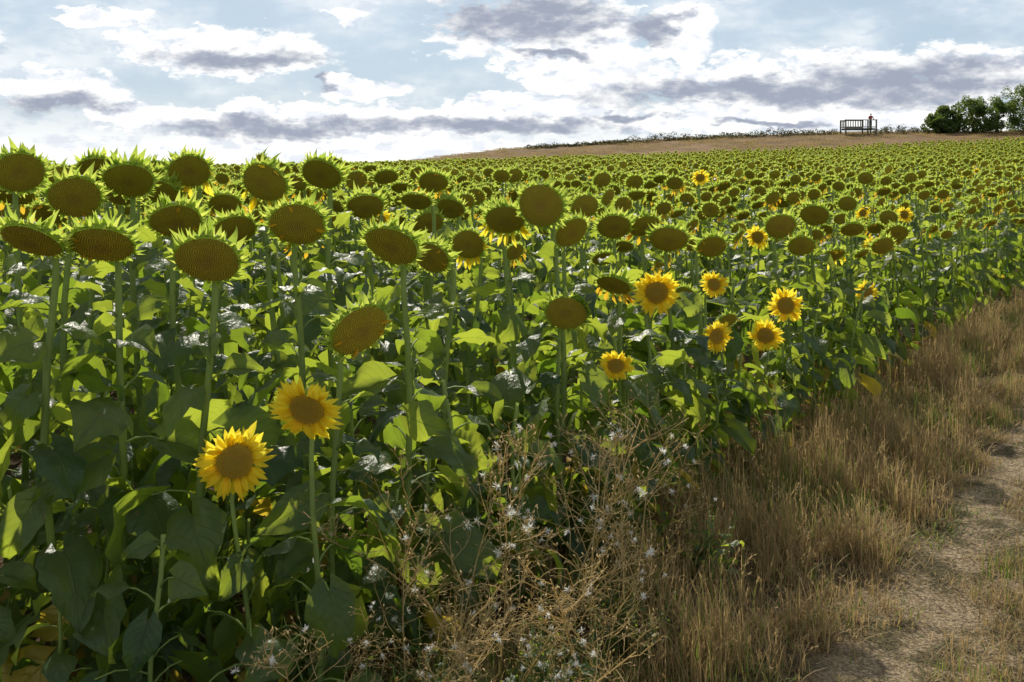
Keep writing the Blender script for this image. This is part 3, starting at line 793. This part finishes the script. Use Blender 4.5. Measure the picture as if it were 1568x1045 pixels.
for sx in (-1,1):
    w=np.array([sx*.20,-.40,HZ])
    V,F=tube([w+[0,.03,-.005],w+[0,-.03,.012],w+[0,-.09,.012],w+[0,-.105,.008]],[.026,.034,.036,.028],10)[:2]; V[:,2]=(V[:,2]-HZ)*.55+HZ; mb.add(V,F,0)
    for q,(dx,L) in enumerate(((-.027,.062),(-.009,.072),(.010,.068),(.027,.052))):
        b=w+[dx,-.095,.006]
        V,F=tube([b,b+[0,-L*.45,.008],b+[0,-L*.8,-.008],b+[0,-L*.95,-.028]],[.0095,.009,.008,.006],6)[:2]; mb.add(V,F,0)
    b=w+[-sx*.026,-.03,.0]
    V,F=tube([b,b+[-sx*.022,-.025,0],b+[-sx*.03,-.055,-.012]],[.011,.010,.007],6)[:2]; mb.add(V,F,0)
mb.obj('hands',[M_skin],parent=per)
mb=MB()
for xx,yy in ((.12,.06),(-.13,-.02)):
    V,F=ell((xx,yy-.05,.045),(.05,.14,.05),12,8); V[:,2]=np.maximum(V[:,2],.0); mb.add(V,F,0)
    V,F=tube([(xx,yy+.02,.04),(xx,yy+.02,.16)],[.05,.045],10)[:2]; mb.add(V,F,0)
mb.obj('shoes',[M_bark],parent=per)

# ------------------------------------------------------------------ world
AZ_S,EL_S=math.radians(-12),math.radians(38)
w=bpy.data.worlds.new('World'); scene.world=w; w.use_nodes=True
nt=w.node_tree; nt.nodes.clear()
out=nd(nt,'ShaderNodeOutputWorld'); bg=nd(nt,'ShaderNodeBackground'); nt.links.new(bg.outputs[0],out.inputs[0])
bg.inputs['Strength'].default_value=.12
sky=nd(nt,'ShaderNodeTexSky',sky_type='NISHITA'); sky.sun_disc=False; sky.sun_elevation=EL_S; sky.sun_rotation=AZ_S
sky.air_density=1.0; sky.dust_density=1.0; sky.ozone_density=1.2
gen=nd(nt,'ShaderNodeTexCoord').outputs['Generated']
gn=vmth(nt,'NORMALIZE',gen)
sp=nd(nt,'ShaderNodeSeparateXYZ'); nt.links.new(gn,sp.inputs[0])
azn=mth(nt,'ARCTAN2',sp.outputs[0],sp.outputs[1]); eln=mth(nt,'ARCSINE',sp.outputs[2])
cb=nd(nt,'ShaderNodeCombineXYZ'); nt.links.new(azn,cb.inputs[0]); nt.links.new(eln,cb.inputs[1])
cs=vmth(nt,'MULTIPLY',cb.outputs[0],(1.0,2.1,1.0))
wn=nd(nt,'ShaderNodeTexNoise'); wn.inputs['Scale'].default_value=16; wn.inputs['Detail'].default_value=4; wn.inputs['Roughness'].default_value=.62; nt.links.new(cs,wn.inputs['Vector'])
wv=vmth(nt,'MULTIPLY',vmth(nt,'SUBTRACT',wn.outputs['Color'],(.5,.5,.5)),(.10,.045,0))
PW=vmth(nt,'ADD',cb.outputs[0],wv)
def blobs(lst):
    cur=None
    for tx,tz,rx,rz in lst:
        tx,tz,rx,rz=[q/1000 for q in (tx,tz,rx,rz)]
        a=math.atan(tx); el=math.atan(tz*math.cos(a)); ra=rx*math.cos(a)**2; re=rz*math.cos(a)
        d=vmth(nt,'MULTIPLY',vmth(nt,'SUBTRACT',PW,(a,el,0)),(1/ra,1/re,0))
        q=vmth(nt,'DOT_PRODUCT',d,d,1)
        cur=q if cur is None else mth(nt,'SMOOTH_MIN',cur,q,.35)
    return mth(nt,'SUBTRACT',1.0,mth(nt,'MINIMUM',cur,3.0))
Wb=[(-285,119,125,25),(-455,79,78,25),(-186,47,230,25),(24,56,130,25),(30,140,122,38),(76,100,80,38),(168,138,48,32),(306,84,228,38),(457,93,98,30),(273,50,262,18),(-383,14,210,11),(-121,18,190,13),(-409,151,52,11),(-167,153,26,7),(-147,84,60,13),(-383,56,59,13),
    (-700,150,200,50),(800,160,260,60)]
Gb=[(-278,114,86,11),(-455,64,60,13),(-226,42,125,11),(-22,44,135,10),(10,152,98,26),(142,146,32,16),(37,114,50,5),(235,79,165,15),(404,87,122,23),(-193,88,13,9),(115,54,42,5),(250,46,60,4),(-700,140,150,35),(800,150,200,40)]
fb=noise(nt,cs,32,8,.62,0); fb_up=noise(nt,vmth(nt,'ADD',cs,(-.003,.020,0)),32,5,.62,0); fb2=noise(nt,cs,7,4,.55)
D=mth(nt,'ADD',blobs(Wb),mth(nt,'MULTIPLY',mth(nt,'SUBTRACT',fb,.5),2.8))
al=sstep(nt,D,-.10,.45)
veil=mth(nt,'MULTIPLY',sstep(nt,fb2,.40,.70),.65)
low=sstep(nt,eln,0.0,.085,.92,0.0)
veil=mth(nt,'MAXIMUM',veil,low)
al=mth(nt,'MAXIMUM',al,veil)
relief=mth(nt,'SUBTRACT',fb_up,fb)
G=mth(nt,'ADD',mth(nt,'ADD',blobs(Gb),mth(nt,'MULTIPLY',mth(nt,'SUBTRACT',fb,.5),2.0)),mth(nt,'MULTIPLY',relief,3.0))
gr=sstep(nt,G,-.8,1.1)
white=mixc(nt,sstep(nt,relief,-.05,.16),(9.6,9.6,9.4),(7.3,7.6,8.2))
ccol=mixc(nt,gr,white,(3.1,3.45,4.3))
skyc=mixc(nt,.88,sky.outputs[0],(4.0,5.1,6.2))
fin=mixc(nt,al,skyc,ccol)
# bright clouds added out of view, behind and overhead, as ambient fill
cov=noise(nt,gn,3.2,4,.6)
bc=mixc(nt,sstep(nt,cov,.47,.57),sky.outputs[0],mixc(nt,sstep(nt,cov,.6,.72),(10.5,10.1,9.6),(6.5,6.8,7.5)))
hi=mth(nt,'MAXIMUM',sstep(nt,sp.outputs[1],.45,.1),sstep(nt,eln,.5,.8))
fin=mixc(nt,hi,fin,bc)
fin=mixc(nt,sstep(nt,eln,-.01,.002),sky.outputs[0],fin)
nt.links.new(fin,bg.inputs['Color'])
sl=bpy.data.lights.new('sun','SUN'); sl.energy=5.0; sl.angle=math.radians(.5); sl.color=(1,.93,.81)
so=bpy.data.objects.new('sun',sl); COL.objects.link(so)
dv=Vector((math.sin(AZ_S)*math.cos(EL_S),math.cos(AZ_S)*math.cos(EL_S),math.sin(EL_S)))
so.rotation_euler=dv.to_track_quat('Z','Y').to_euler(); so.location=(0,0,50)
cd=bpy.data.cameras.new('camera'); cd.lens=35; cd.sensor_width=36; cd.shift_y=-(522.5-260)/1568; cd.clip_end=12000; cd.clip_start=.05
co=bpy.data.objects.new('camera',cd); COL.objects.link(co); co.location=(0,0,EYE); co.rotation_euler=(math.radians(90),0,0)
scene.camera=co
scene.view_settings.view_transform='Standard'; scene.view_settings.look='None'; scene.view_settings.exposure=0
print('done',time.time()-T0)
